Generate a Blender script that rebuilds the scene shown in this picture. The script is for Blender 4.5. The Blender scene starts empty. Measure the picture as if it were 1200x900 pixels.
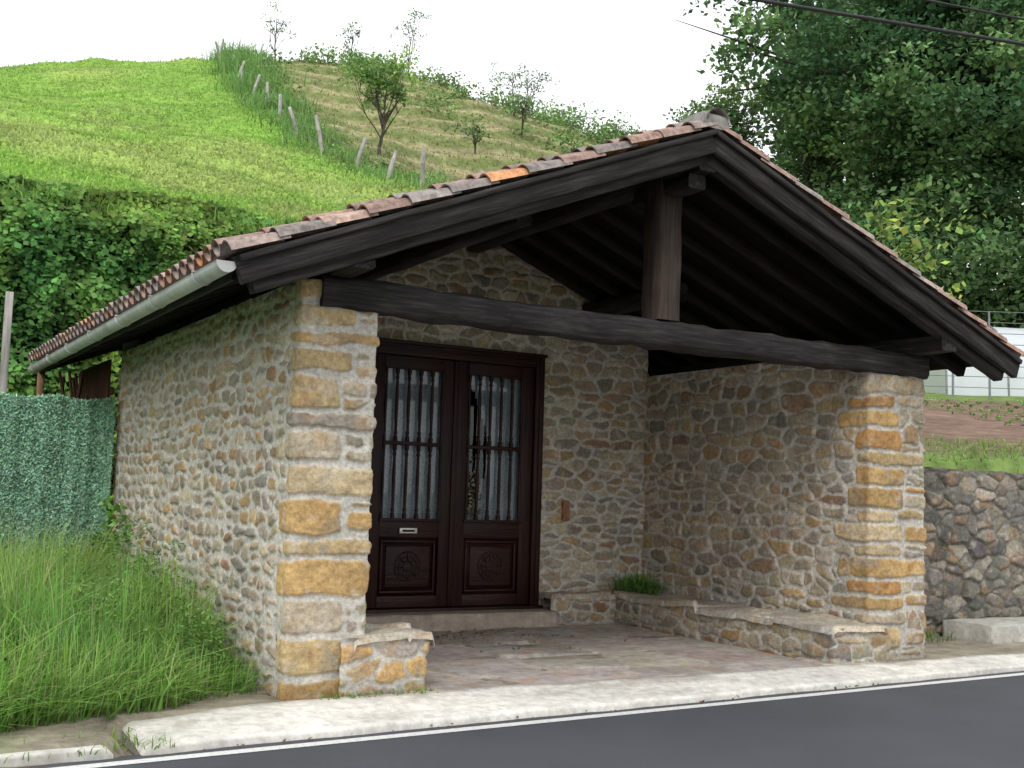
import bpy, math
import numpy as np
from mathutils import Vector, Matrix

SC = 0.85
scene = bpy.context.scene
rng = np.random.default_rng(5)
T = np.random.default_rng(99).random((256,256))

def vn(x,y):
    xi=np.floor(x).astype(np.int64); yi=np.floor(y).astype(np.int64)
    fx=x-xi; fy=y-yi
    fx=fx*fx*(3-2*fx); fy=fy*fy*(3-2*fy)
    a=T[yi&255,xi&255]; b=T[yi&255,(xi+1)&255]; c=T[(yi+1)&255,xi&255]; d=T[(yi+1)&255,(xi+1)&255]
    return (a*(1-fx)+b*fx)*(1-fy)+(c*(1-fx)+d*fx)*fy
def fbm(x,y,o=3):
    r=0;a=.5;n=0
    for i in range(o):
        r=r+a*vn(x+i*17.3,y+i*9.1); n+=a; a*=.5; x=x*2.03; y=y*2.03
    return r/n
def sst(a,b,x):
    t=np.clip((x-a)/(b-a),0,1); return t*t*(3-2*t)

# ---------------------------------------------------------------- materials
def new_mat(name):
    m=bpy.data.materials.new(name); m.use_nodes=True
    nt=m.node_tree; bs=nt.nodes['Principled BSDF']
    return m,nt,bs
def N(nt,t,**k):
    n=nt.nodes.new(t)
    for a,b in k.items(): setattr(n,a,b)
    return n
def noise(nt,scale,detail=4,rough=.6,mapscale=None,coord='Object',roty=0):
    tc=N(nt,'ShaderNodeTexCoord'); n=N(nt,'ShaderNodeTexNoise')
    n.inputs['Scale'].default_value=scale; n.inputs['Detail'].default_value=detail; n.inputs['Roughness'].default_value=rough
    if mapscale:
        mp=N(nt,'ShaderNodeMapping'); mp.vector_type='TEXTURE'
        mp.inputs['Scale'].default_value=tuple(1/q for q in mapscale); mp.inputs['Rotation'].default_value=(0,roty,0)
        nt.links.new(tc.outputs[coord],mp.inputs['Vector']); nt.links.new(mp.outputs[0],n.inputs['Vector'])
    else: nt.links.new(tc.outputs[coord],n.inputs['Vector'])
    return n
def ramp(nt,src,stops):
    r=N(nt,'ShaderNodeValToRGB'); e=r.color_ramp.elements
    while len(e)>1: e.remove(e[0])
    e[0].position=stops[0][0]; c=stops[0][1]; e[0].color=(c[0],c[1],c[2],1)
    for p,c in stops[1:]:
        x=e.new(p); x.color=(c[0],c[1],c[2],1)
    nt.links.new(src,r.inputs[0]); return r
def mul(nt,a,b,fac=1):
    m=N(nt,'ShaderNodeMix',data_type='RGBA',blend_type='MULTIPLY'); m.inputs[0].default_value=fac
    nt.links.new(a,m.inputs[6]); nt.links.new(b,m.inputs[7]); return m.outputs[2]
def bump(nt,bs,src,strength,dist):
    b=N(nt,'ShaderNodeBump'); b.inputs['Strength'].default_value=strength; b.inputs['Distance'].default_value=dist
    nt.links.new(src,b.inputs['Height']); nt.links.new(b.outputs[0],bs.inputs['Normal']); return b
def g(v): return (v,v,v)

def attr_mat(name,nscale,lo,hi,bstr,bdist,rough=.9,detail=4):
    m,nt,bs=new_mat(name)
    a=N(nt,'ShaderNodeAttribute',attribute_name='Col')
    n=noise(nt,nscale,detail,.72)
    r=ramp(nt,n.outputs[0],[(.32,g(lo)),(.68,g(hi))])
    c=mul(nt,a.outputs['Color'],r.outputs[0])
    nt.links.new(c,bs.inputs['Base Color'])
    bs.inputs['Roughness'].default_value=rough
    bs.inputs['Specular IOR Level'].default_value=.2
    bump(nt,bs,n.outputs[0],bstr,bdist)
    return m
M_stone=attr_mat('rubble_stone',26,.68,1.27,.75,.015,.92)
M_floor=attr_mat('flagstone',12,.78,1.18,.35,.006,.8)
M_conc=attr_mat('weathered_concrete',11,.72,1.15,.5,.01,.9)
M_ground=attr_mat('ground_soil_grass',2.6,.6,1.35,.5,.12,1.0,5)
M_tile=attr_mat('clay_tile',16,.55,1.3,.5,.008,.9,3)

def wood_mat(name,c0,c1,c2,axis='X',rough=.75,roty=0):
    m,nt,bs=new_mat(name)
    sc={'X':(.8,14,14),'Y':(14,.8,14),'Z':(14,14,.8)}[axis]
    n=noise(nt,2.2,5,.7,sc,roty=roty)
    r=ramp(nt,n.outputs[0],[(.3,c0),(.5,c1),(.72,c2)])
    n2=noise(nt,1.3,2,.6); r2=ramp(nt,n2.outputs[0],[(.3,g(.6)),(.7,g(1.3))])
    nt.links.new(mul(nt,r.outputs[0],r2.outputs[0]),bs.inputs['Base Color'])
    bs.inputs['Roughness'].default_value=rough; bs.inputs['Specular IOR Level'].default_value=.25
    bump(nt,bs,n.outputs[0],.7,.012)
    return m
W=((.010,.009,.009),(.026,.023,.023),(.075,.067,.065)); RT=math.atan(.403)
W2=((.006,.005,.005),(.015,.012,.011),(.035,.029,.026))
M_wx=wood_mat('dark_timber_x',*W,axis='X'); M_wy=wood_mat('dark_timber_y',*W,axis='Y'); M_wz=wood_mat('dark_timber_z',(.018,.012,.010),(.050,.035,.028),(.09,.066,.052),axis='Z')
M_wrake={-1:wood_mat('dark_timber_rake_a',*W,axis='X',roty=-RT),1:wood_mat('dark_timber_rake_b',*W,axis='X',roty=RT)}
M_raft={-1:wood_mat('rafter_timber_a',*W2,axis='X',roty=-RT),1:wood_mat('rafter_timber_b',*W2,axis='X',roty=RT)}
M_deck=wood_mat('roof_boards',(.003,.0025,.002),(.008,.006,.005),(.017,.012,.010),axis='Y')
D=((.010,.0035,.0025),(.026,.009,.006),(.048,.017,.011))
M_dz=wood_mat('door_varnish_z',*D,axis='Z',rough=.42); M_dx=wood_mat('door_varnish_x',*D,axis='X',rough=.42)
M_post=wood_mat('pale_post',(.14,.09,.05),(.30,.18,.10),(.40,.26,.17),axis='Z')
M_slat=wood_mat('rusty_slat',(.03,.014,.009),(.08,.035,.022),(.14,.07,.045),axis='Z')
M_fpost=wood_mat('grey_post',(.20,.19,.17),(.38,.36,.33),(.52,.50,.46),axis='Z')
M_bark=wood_mat('bark',(.03,.025,.02),(.08,.065,.05),(.14,.12,.095),axis='Z',rough=.95)

def plain(name,c,rough=.6,metal=0,ns=8,lo=.8,hi=1.1,bs_=.2):
    m,nt,bs=new_mat(name)
    n=noise(nt,ns,4,.6); r=ramp(nt,n.outputs[0],[(.3,tuple(x*lo for x in c)),(.7,tuple(min(x*hi,1) for x in c))])
    nt.links.new(r.outputs[0],bs.inputs['Base Color']); bs.inputs['Roughness'].default_value=rough; bs.inputs['Metallic'].default_value=metal
    bump(nt,bs,n.outputs[0],bs_,.004); return m
M_gutter=plain('gutter_pvc',(.62,.63,.62),.45,0,4,.62,1.1)
M_brass=plain('letter_slot_metal',(.7,.68,.6),.35,.3)
M_curtain=plain('lace_curtain',(.44,.47,.50),.95,0,45,.6,1.2)
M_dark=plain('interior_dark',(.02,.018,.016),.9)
M_core=plain('wall_core',(.3,.28,.24),.95)
M_terra=plain('terracotta',(.32,.14,.08),.8,0,14,.6,1.2)
M_plastic=plain('greenhouse_film',(.62,.66,.68),.45,0,1,.85,1.0)
M_wire=plain('galvanised_wire',(.22,.23,.24),.5,.3)
M_cable=plain('cable_rubber',(.02,.02,.022),.6)

m,nt,bs=new_mat('asphalt')
n=noise(nt,150,2,.8); n2=noise(nt,.7,4,.6)
r=ramp(nt,n.outputs[0],[(.3,(.033,.035,.042)),(.55,(.070,.074,.087)),(.75,(.18,.185,.2))])
r2=ramp(nt,n2.outputs[0],[(.3,g(.82)),(.7,g(1.12))])
nt.links.new(mul(nt,r.outputs[0],r2.outputs[0]),bs.inputs['Base Color']); bs.inputs['Roughness'].default_value=.75
bump(nt,bs,n.outputs[0],.7,.007); M_asph=m
m,nt,bs=new_mat('road_paint')
n=noise(nt,30,5,.8); r=ramp(nt,n.outputs[0],[(.30,(.16,.16,.16)),(.42,(.62,.62,.6)),(.7,(.78,.78,.76))])
nt.links.new(r.outputs[0],bs.inputs['Base Color']); bs.inputs['Roughness'].default_value=.8; M_paint=m

m=bpy.data.materials.new('window_glass'); m.use_nodes=True; nt=m.node_tree; nt.nodes.clear()
o=N(nt,'ShaderNodeOutputMaterial'); mx=N(nt,'ShaderNodeMixShader'); tr=N(nt,'ShaderNodeBsdfTransparent'); gl=N(nt,'ShaderNodeBsdfGlossy'); gl.inputs['Roughness'].default_value=.03
fr=N(nt,'ShaderNodeFresnel'); fr.inputs[0].default_value=1.55
tr.inputs[0].default_value=(.82,.86,.88,1)
nt.links.new(fr.outputs[0],mx.inputs[0]); nt.links.new(tr.outputs[0],mx.inputs[1]); nt.links.new(gl.outputs[0],mx.inputs[2]); nt.links.new(mx.outputs[0],o.inputs[0]); M_glass=m

def leaf_mat(name,trans=.25):
    m=bpy.data.materials.new(name); m.use_nodes=True; nt=m.node_tree; nt.nodes.clear()
    o=N(nt,'ShaderNodeOutputMaterial'); a=N(nt,'ShaderNodeAttribute',attribute_name='Col')
    d=N(nt,'ShaderNodeBsdfDiffuse'); t=N(nt,'ShaderNodeBsdfTranslucent'); mx=N(nt,'ShaderNodeMixShader'); mx.inputs[0].default_value=trans
    c=a.outputs['Color']
    nt.links.new(c,d.inputs[0]); nt.links.new(c,t.inputs[0])
    nt.links.new(d.outputs[0],mx.inputs[1]); nt.links.new(t.outputs[0],mx.inputs[2])
    nt.links.new(mx.outputs[0],o.inputs[0])
    return m
M_leaf=leaf_mat('foliage'); M_grass=leaf_mat('grass_blades',.3)

# ---------------------------------------------------------------- mesh helpers
def empty(name):
    o=bpy.data.objects.new(name,None); scene.collection.objects.link(o); return o
def mk(name,V,F,mat,col=None,parent=None,smooth=False):
    V=np.asarray(V,dtype=np.float32).reshape(-1,3); F=np.asarray(F,dtype=np.int32)
    k=F.shape[1]; me=bpy.data.meshes.new(name)
    me.vertices.add(len(V)); me.vertices.foreach_set('co',V.ravel())
    me.loops.add(F.size); me.loops.foreach_set('vertex_index',F.ravel())
    me.polygons.add(len(F)); me.polygons.foreach_set('loop_start',np.arange(0,F.size,k,dtype=np.int32))
    try: me.polygons.foreach_set('loop_total',np.full(len(F),k,dtype=np.int32))
    except Exception: pass
    me.update(calc_edges=True); 
    if col is not None:
        c=np.ones((len(V),4),dtype=np.float32); c[:,:3]=col
        at=me.color_attributes.new(name='Col',type='FLOAT_COLOR',domain='POINT'); at.data.foreach_set('color',c.ravel())
    if smooth: me.polygons.foreach_set('use_smooth',np.ones(len(F),dtype=bool))
    me.materials.append(mat)
    o=bpy.data.objects.new(name,me); scene.collection.objects.link(o)
    if parent: o.parent=parent
    return o
def poly(name,V,Fs,mat,parent=None):
    me=bpy.data.meshes.new(name); me.from_pydata([tuple(map(float,v)) for v in V],[],Fs); me.materials.append(mat)
    o=bpy.data.objects.new(name,me); scene.collection.objects.link(o)
    if parent: o.parent=parent
    return o
def merge_boxes(name,L,mat,parent=None,bev=.004):
    V=[];F=[]
    for (x0,x1,y0,y1,z0,z1) in L:
        n=len(V); V+=[(x,y,z) for x in (x0,x1) for y in (y0,y1) for z in (z0,z1)]
        F+=[tuple(n+i for i in f) for f in [(0,1,3,2),(4,6,7,5),(0,4,5,1),(2,3,7,6),(0,2,6,4),(1,5,7,3)]]
    o=mk(name,V,F,mat,None,parent)
    if bev:
        b=o.modifiers.new('b','BEVEL'); b.width=bev; b.segments=2
    return o
def box(name,x0,x1,y0,y1,z0,z1,mat,parent=None,bev=.005): return merge_boxes(name,[(x0,x1,y0,y1,z0,z1)],mat,parent,bev)
def beam(name,p0,p1,w,h,mat,parent=None,jit=.008,seg=14,ch=.02,sag=0):
    p0=np.array(p0,float);p1=np.array(p1,float); d=p1-p0; L=np.linalg.norm(d); d/=L
    side=np.cross(d,[0,0,1.]); 
    if np.linalg.norm(side)<.01: side=np.array([1.,0,0])
    side/=np.linalg.norm(side); up=np.cross(side,d)
    prof=[(-w/2+ch,-h/2),(w/2-ch,-h/2),(w/2,-h/2+ch),(w/2,h/2-ch),(w/2-ch,h/2),(-w/2+ch,h/2),(-w/2,h/2-ch),(-w/2,-h/2+ch)]
    r=np.random.default_rng(int(1000*abs(p0.sum())+L*10)%9999)
    V=[]
    for i in range(seg+1):
        t=i/seg; c=p0+d*L*t; c=c+np.array([0,0,-sag*math.sin(math.pi*t)])
        ox,oz=r.normal(0,jit*.5,2)
        for (a,b) in prof:
            V.append(c+side*(a+ox+r.normal(0,jit*.4))+up*(b+oz+r.normal(0,jit*.4)))
    F=[]
    for i in range(seg):
        for j in range(8):
            F.append((i*8+j,i*8+(j+1)%8,(i+1)*8+(j+1)%8,(i+1)*8+j))
    for b in (0,seg*8):
        F+= [(b,b+1,b+2,b+3),(b,b+3,b+4,b+7),(b+4,b+5,b+6,b+7)]
    return mk(name,V,F,mat,None,parent)
def tube(pts,rad,k=8):
    pts=np.array(pts,float); V=[];F=[]
    for i,p in enumerate(pts):
        d=pts[min(i+1,len(pts)-1)]-pts[max(i-1,0)]; d/=np.linalg.norm(d)+1e-9
        a=np.cross(d,[.3,.9,.1]); a/=np.linalg.norm(a)+1e-9; b=np.cross(d,a)
        for j in range(k):
            t=2*math.pi*j/k; V.append(p+rad[i]*(a*math.cos(t)+b*math.sin(t)))
    for i in range(len(pts)-1):
        for j in range(k): F.append((i*k+j,i*k+(j+1)%k,(i+1)*k+(j+1)%k,(i+1)*k+j))
    return V,F
class Acc:
    def __init__(s): s.V=[];s.F=[];s.n=0
    def add(s,V,F):
        s.V.append(np.array(V,float)); s.F.append(np.array(F,int)+s.n); s.n+=len(V)
    def obj(s,name,mat,parent=None,smooth=True,col=None):
        return mk(name,np.concatenate(s.V),np.concatenate(s.F),mat,col,parent,smooth)
def lathe(prof,cx,cy,k=8):
    V=[];F=[]
    for (r,z) in prof:
        for j in range(k):
            t=2*math.pi*j/k; V.append((cx+r*math.cos(t),cy+r*math.sin(t),z))
    for i in range(len(prof)-1):
        for j in range(k): F.append((i*k+j,i*k+(j+1)%k,(i+1)*k+(j+1)%k,(i+1)*k+j))
    return V,F

def leaf_arrays(P,size,col,nrm=None,asp=.6,r=rng):
    n=len(P); t=r.normal(size=(n,3)); 
    if nrm is None: nn=r.normal(size=(n,3)); nn[:,2]=np.abs(nn[:,2])+.4
    else: nn=nrm+r.normal(size=(n,3))*.45
    nn/=np.linalg.norm(nn,axis=1,keepdims=True)
    t-=nn*(t*nn).sum(1,keepdims=True); t/=np.linalg.norm(t,axis=1,keepdims=True)
    b=np.cross(nn,t); s=np.asarray(size).reshape(-1,1)*.5
    V=np.stack([P-t*s,P+b*s*asp-nn*s*.15,P+t*s,P-b*s*asp-nn*s*.15],1).reshape(-1,3)
    F=np.arange(4*n).reshape(n,4); C=np.repeat(col,4,axis=0)
    return V,F,C
def leaves(name,P,size,col,mat=None,nrm=None,asp=.6,parent=None):
    V,F,C=leaf_arrays(P,size,col,nrm,asp); return mk(name,V,F,mat or M_leaf,C,parent)
def blades(name,P,h,w,col,lean=.35,parent=None,dirs=None):
    n=len(P); a=rng.uniform(0,2*math.pi,n); d=np.stack([np.cos(a),np.sin(a),0*a],1)
    if dirs is not None: d=d+dirs; 
    b=rng.uniform(0,2*math.pi,n); wd=np.stack([np.cos(b),np.sin(b),0*b],1)
    h=np.asarray(h).reshape(-1,1); w=np.asarray(w).reshape(-1,1); ln=(rng.random((n,1))**1.3)*lean*2
    L=[]
    for t,ww in ((0,1),(.4,.9),(.75,.6),(1,.08)):
        c=P+d*h*ln*t*t*1.1+np.array([0,0,1.])*h*(t-ln*.45*t*t*t)
        L+= [c-wd*w*ww*.5,c+wd*w*ww*.5]
    V=np.stack(L,1).reshape(-1,3); base=(np.arange(n)*8).reshape(-1,1)
    F=np.concatenate([base+np.array([[0,1,3,2]]),base+np.array([[2,3,5,4]]),base+np.array([[4,5,7,6]])])
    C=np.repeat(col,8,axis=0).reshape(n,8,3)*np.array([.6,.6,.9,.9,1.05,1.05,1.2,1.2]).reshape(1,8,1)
    return mk(name,V,F,M_grass,C.reshape(-1,3),parent)

# ---------------------------------------------------------------- stone work
PAL_RUB=np.array([(.40,.335,.235),(.36,.305,.225),(.44,.365,.25),(.32,.29,.24),(.42,.29,.155),(.31,.19,.12),(.48,.41,.30),(.45,.31,.145),(.25,.235,.205),(.38,.34,.28)])
PP_RUB=np.array([.19,.15,.15,.10,.09,.045,.11,.07,.05,.045])
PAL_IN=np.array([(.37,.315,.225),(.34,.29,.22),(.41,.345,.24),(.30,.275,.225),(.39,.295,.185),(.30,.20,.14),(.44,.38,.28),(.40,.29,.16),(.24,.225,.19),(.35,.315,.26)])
PAL_Q=np.array([(.50,.33,.145),(.48,.36,.19),(.52,.41,.25),(.47,.26,.105),(.44,.37,.27),(.36,.18,.095),(.54,.46,.33),(.36,.32,.26)])
PP_Q=np.array([.24,.22,.17,.13,.09,.06,.06,.05])
PAL_GR=np.array([(.20,.185,.155),(.26,.235,.19),(.145,.138,.125),(.32,.29,.235),(.27,.20,.14)])
PP_GR=np.array([.3,.25,.2,.13,.12])

def stone_field(s,z,seed,cw=(.18,.40),chh=(.08,.18),pal=PAL_RUB,pp=PP_RUB,mortar=(.53,.50,.44),quo=None,mw=.010,bulge=.011,asp=1.95,warp=1.,split=.18,off=.007,round_k=105.,sharp=.008,cvar=.2,jz=.10):
    r=np.random.default_rng(seed)
    S,Z=np.meshgrid(s,z)
    o=seed*3.7
    Sw=S+warp*(.12*(fbm(S*3.2+o,Z*3.2+3)-.5)+.075*(fbm(S*11+o,Z*11+9)-.5))
    Zw=Z+warp*(.12*(fbm(S*2.6+o+40,Z*4+13)-.5)+.050*(fbm(S*11+o+5,Z*11+29)-.5))
    pts=[]; zz=z[0]-.3
    while zz<z[-1]+.3:
        h=r.uniform(*chh); x=s[0]-.5-r.random()*.3
        while x<s[-1]+.5:
            w=r.uniform(*cw)*(.45+.9*r.random())*(.6+.4*h/chh[1]+.1); 
            if r.random()<split and h>chh[0]*1.5:
                pts.append((x+w/2,zz+h*.22)); pts.append((x+w/2+r.normal(0,.02),zz+h*.80))
            else: pts.append((x+w/2,zz+h/2+r.normal(0,h*jz)))
            x+=w
        zz+=h
    pts=np.array(pts); n=len(pts)
    ci=r.choice(len(pal),n,p=pp/pp.sum()); scol=pal[ci]*(r.uniform(1-cvar,1+cvar,(n,1)))*(1+r.normal(0,.025,(n,3)))
    soff=r.normal(0,off,n); tilt=r.normal(0,.05,(n,2))
    Q=pts*np.array([1,asp])
    d=np.zeros(S.shape); idx=np.zeros(S.shape,int)
    step=24
    for c0 in range(0,len(s),step):
        c1=min(c0+step,len(s)); lo=s[c0]-.8; hi=s[c1-1]+.8
        sel=np.where((pts[:,0]>lo)&(pts[:,0]<hi))[0]; q=Q[sel]
        X=Sw[:,c0:c1].ravel(); Y=Zw[:,c0:c1].ravel()*asp
        D2=(X[:,None]-q[None,:,0])**2+(Y[:,None]-q[None,:,1])**2
        k=min(7,len(sel)-1); pa=np.argpartition(D2,k,axis=1)[:,:k]
        dd=np.take_along_axis(D2,pa,1); od=np.argsort(dd,1); pa=np.take_along_axis(pa,od,1); dd=np.take_along_axis(dd,od,1)
        i0=pa[:,0]; e=np.zeros(len(X))
        for j in range(1,k):
            dv_=q[pa[:,j]]-q[i0]
            sep=np.sqrt(dv_[:,0]**2+(dv_[:,1]*asp)**2)+1e-6
            dj=(dd[:,j]-dd[:,0])/(2*sep); e+=np.exp(-dj*round_k)
        dv=-np.log(e+1e-12)/round_k
        d[:,c0:c1]=dv.reshape(Sw[:,c0:c1].shape); idx[:,c0:c1]=sel[i0].reshape(Sw[:,c0:c1].shape)
    col=scol[idx]; of=soff[idx]+(S-pts[idx,0])*tilt[idx,0]+(Z-pts[idx,1])*tilt[idx,1]*1.5
    inq=np.zeros(S.shape,bool)
    if quo:
        qw=.62
        Sq=S+(Sw-S)*qw; Zq=Z+(Zw-Z)*qw
        for (a,b,za,zb,c,oq) in quo:
            dx=np.minimum(Sq-a,b-Sq); dz=np.minimum(Zq-za,zb-Zq)
            ins=(dx>0)&(dz>0)
            din=-np.log(np.exp(-np.clip(dx,-1,3)*50)+np.exp(-np.clip(dz,-1,3)*50)+1e-9)/50
            ox=np.maximum(-dx,0); oz=np.maximum(-dz,0); dout=np.sqrt(ox*ox+oz*oz)
            d=np.where(ins,din,np.minimum(d,np.where(dout>0,dout,d)))
            col=np.where(ins[...,None],np.array(c),col); of=np.where(ins,oq,of); inq|=ins
    m0=mw*(.30+1.6*fbm(S*5+o,Z*5+70))
    mask=sst(m0,m0+.009,d)
    mot=fbm(S*9+o,Z*9+20,4); mot2=fbm(S*2.2+o,Z*2.2+50,3); mot3=fbm(S*4+o,Z*24+20,3)
    col=col*(.64+.46*mot+.26*mot3)[...,None]
    rust=sst(.54,.75,fbm(S*6+o+11,Z*6+90,3))[...,None]
    col=col*(1-rust*.4)+np.array([.46,.25,.10])*rust*.4*(.7+.5*mot[...,None])
    pale=sst(.58,.75,fbm(S*8+o+31,Z*8+190,3))[...,None]
    col=col*(1-pale*.45)+np.array([.54,.49,.40])*pale*.45
    gry=sst(.60,.74,fbm(S*5+o+71,Z*7+290,4))[...,None]
    col=col*(1-gry*.4)+np.array([.24,.22,.19])*gry*.4
    mc=np.array(mortar)*(.78+.40*fbm(S*10+3,Z*10+o,3))[...,None]
    col=col*mask[...,None]+mc*(1-mask[...,None])
    col=col*(.84+.32*mot2)[...,None]
    rough=(fbm(S*18+o,Z*18,3)-.5)
    h=mask*(.005+bulge*(1-np.exp(-np.maximum(d-m0,0)/sharp))+of)+(.010+.009*inq)*rough+.014*(fbm(S*6+o,Z*6,2)-.5)*(.5+mask)+.010*(fbm(S*2,Z*2+o,2)-.5)
    return S,Z,h,col

def strip(name,path,z0,z1,seed,ds=.0125,quo=None,top=None,hole=None,parent=None,damp=True,mat=None,r=.022,**kw):
    path=np.array(path,float); seg=np.diff(path,axis=0); ln=np.linalg.norm(seg,axis=1); cs=np.concatenate([[0],np.cumsum(ln)])
    L=cs[-1]; s=np.linspace(0,L,int(L/ds)+1); z=np.linspace(z0,z1,int((z1-z0)/ds)+1)
    S,Z,h,col=stone_field(s,z,seed,quo=quo,**kw)
    def P(t): 
        t=np.clip(t,0,L); return np.stack([np.interp(t,cs,path[:,0]),np.interp(t,cs,path[:,1])],1)
    dirs=seg/ln[:,None]; nr=np.stack([dirs[:,1],-dirs[:,0]],1)
    def NN(t):
        i=np.clip(np.searchsorted(cs,np.clip(t,0,L),side='right')-1,0,len(nr)-1); return nr[i]
    p=(P(s-r)+P(s)+P(s+r)); e=(s<r)|(s>L-r); p=p/3; p[e]=P(s[e])
    n=sum(NN(s+o) for o in np.linspace(-r,r,7)); n/=np.linalg.norm(n,axis=1,keepdims=True)
    Zc=Z.copy(); clip=None
    if top is not None:
        tz=top(p[:,0],p[:,1])[None,:]; clip=Z>tz+1e-6; Zc=np.minimum(Z,tz)
    V=np.stack([p[None,:,0]+n[None,:,0]*h,p[None,:,1]+n[None,:,1]*h,Zc],-1)
    if damp:
        dm=(1-.3*np.exp(-np.maximum(Z-z0-.1,0)/.2)*(.4+fbm(S*3,Z*3+5)))[...,None]; col=col*dm
    nz,ns=S.shape; ii=np.arange(nz*ns).reshape(nz,ns)
    F=np.stack([ii[:-1,:-1],ii[:-1,1:],ii[1:,1:],ii[1:,:-1]],-1)
    keep=np.ones(F.shape[:2],bool)
    if clip is not None: keep&=~(clip[:-1,:-1]&clip[:-1,1:])
    if hole:
        xc=p[:-1,0][None,:]; zc=Z[:-1,:-1]
        keep&=~((xc>hole[0])&(xc<hole[1])&(zc>hole[2])&(zc<hole[3]))
    return mk(name,V.reshape(-1,3),F[keep],mat or M_stone,col.reshape(-1,3),parent,True)
def slab(name,x0,x1,y0,y1,zt,seed,ds=.02,parent=None,mat=None,skirt=.06,hs=1.,**kw):
    s=np.linspace(x0,x1,int((x1-x0)/ds)+1); z=np.linspace(y0,y1,int((y1-y0)/ds)+1)
    kw.setdefault('asp',1.2)
    S,Z,h,col=stone_field(s,z,seed,**kw); h=h*hs
    zz=zt+h; zz[0,:]-=skirt; zz[-1,:]-=skirt; zz[:,0]-=skirt; zz[:,-1]-=skirt
    V=np.stack([S,Z,zz],-1).reshape(-1,3); nz,ns=S.shape; ii=np.arange(nz*ns).reshape(nz,ns)
    F=np.stack([ii[:-1,:-1],ii[:-1,1:],ii[1:,1:],ii[1:,:-1]],-1).reshape(-1,4)
    return mk(name,V,F,mat or M_stone,col.reshape(-1,3),parent,True)
def quoins(sc,za,zb,seed,la,lb,full,hr=(.10,.34),pfull=.5):
    r=np.random.default_rng(seed); L=[]; z=za; k=0
    def cc(): return PAL_Q[r.choice(len(PAL_Q),p=PP_Q/PP_Q.sum())]*r.uniform(.84,1.12)
    while z<zb-.05:
        h=r.uniform(hr[0],hr[1]); h=min(h,zb-z) if zb-z-h>.10 else zb-z
        a=r.uniform(*la) if k%2 else r.uniform(la[0],la[0]*.6+la[1]*.4)
        q=r.random()
        if q<pfull: b=full+r.uniform(-.02,.10)
        else: b=r.uniform(lb[0],lb[1])
        L.append((sc-a,sc+b,z+r.uniform(-.008,.008),z+h-r.uniform(0,.012),cc(),r.uniform(.0,.014)))
        if b<full-.2 and r.random()<.6:
            hs_=h*(1 if h<.18 else r.uniform(.45,1))
            L.append((sc+b+.004,sc+full+r.uniform(-.03,.12),z+r.uniform(0,.03),z+hs_,cc()*r.uniform(.8,1.05),r.uniform(0,.012)))
            if hs_<h*.72: L.append((sc+b+.004,sc+full+r.uniform(-.03,.12),z+hs_+.008,z+h-.005,cc()*r.uniform(.75,1.0),r.uniform(0,.010)))
        z+=h; k+=1
    return L

# ================================================================= BUILDING
B=empty('stone_building')
XC=6.68; ZA=4.97; SL=.403; HW=4.32; YF=7.85; YB=17.2
XL=3.07; XLI=3.73
def zt(X): return ZA-SL*np.abs(X-XC)
ql=quoins(6.5,-.12,3.25,27,(.10,.26),(.32,.5),.66,(.14,.33),.48)
strip('left_wall',[(XL,15.0),(XL,8.5),(XLI,8.5),(XLI,12.4)],-.12,3.24,11,quo=ql,parent=B,mortar=(.56,.53,.47),mw=.017,cw=(.17,.38),chh=(.08,.175))
merge_boxes('wall_cores',[(XL+.03,XLI-.03,8.53,15.0,-.1,3.20),(9.45,10.24,8.53,15.0,-.1,3.18),(XLI-.02,9.44,14.6,14.98,-.1,3.2)],M_core,B,0)
DX0,DX1,DZ0,DZ1=5.25,7.75,.21,3.35
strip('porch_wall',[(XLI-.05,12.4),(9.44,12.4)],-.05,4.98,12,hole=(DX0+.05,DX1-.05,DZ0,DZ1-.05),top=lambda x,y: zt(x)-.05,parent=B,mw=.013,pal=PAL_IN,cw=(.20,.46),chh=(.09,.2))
qr=quoins(3.9,-.12,3.25,33,(.15,.55),(.38,.6),.85,(.13,.27),.3)
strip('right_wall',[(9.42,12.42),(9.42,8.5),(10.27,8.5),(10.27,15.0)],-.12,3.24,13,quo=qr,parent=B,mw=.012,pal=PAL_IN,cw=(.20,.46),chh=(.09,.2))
poly('rear_wall',[(XL,15.01,0),(10.27,15.01,0),(10.27,15.01,float(zt(10.27))-.1),(XC,15.01,ZA-.1),(XL,15.01,float(zt(XL))-.1)],[(0,1,2,3,4)],M_core,B)
# benches
strip('right_bench_wall',[(8.75,12.05),(8.75,8.36),(9.5,8.36)],-.08,.36,21,parent=B,cw=(.22,.42),chh=(.09,.16))
PT=np.array([(.44,.40,.33),(.40,.36,.30),(.46,.40,.31)])
slab('right_bench_top',8.70,9.46,8.32,12.42,.365,22,parent=B,cw=(.5,.8),chh=(.4,.8),mw=.005,bulge=.008,off=.004,split=0,pal=PT,pp=np.ones(3))
strip('back_ledge_wall',[(7.75,12.06),(8.78,12.06)],-.05,.36,23,parent=B)
slab('back_ledge_top',7.75,8.76,12.02,12.42,.362,24,parent=B,cw=(.3,.6),chh=(.4,.6),mw=.006,bulge=.01,off=.004,split=0,pal=PT,pp=np.ones(3))
strip('left_bench_wall',[(3.50,8.44),(4.25,8.44),(4.25,9.1),(3.6,9.1)],-.12,.45,25,parent=B,cw=(.28,.5),chh=(.12,.2),pal=PAL_Q,pp=PP_Q,split=.1,mw=.016)
slab('left_bench_top',3.60,4.30,8.40,9.13,.455,26,parent=B,cw=(.5,.8),chh=(.6,.8),mw=.004,bulge=.008,off=.003,split=0,pal=PT[:2],pp=np.ones(2))
merge_boxes('bench_cores',[(3.6,4.22,8.48,9.07,-.1,.43),(8.79,9.44,8.40,12.38,-.1,.34)],M_core,B,0)
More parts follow.
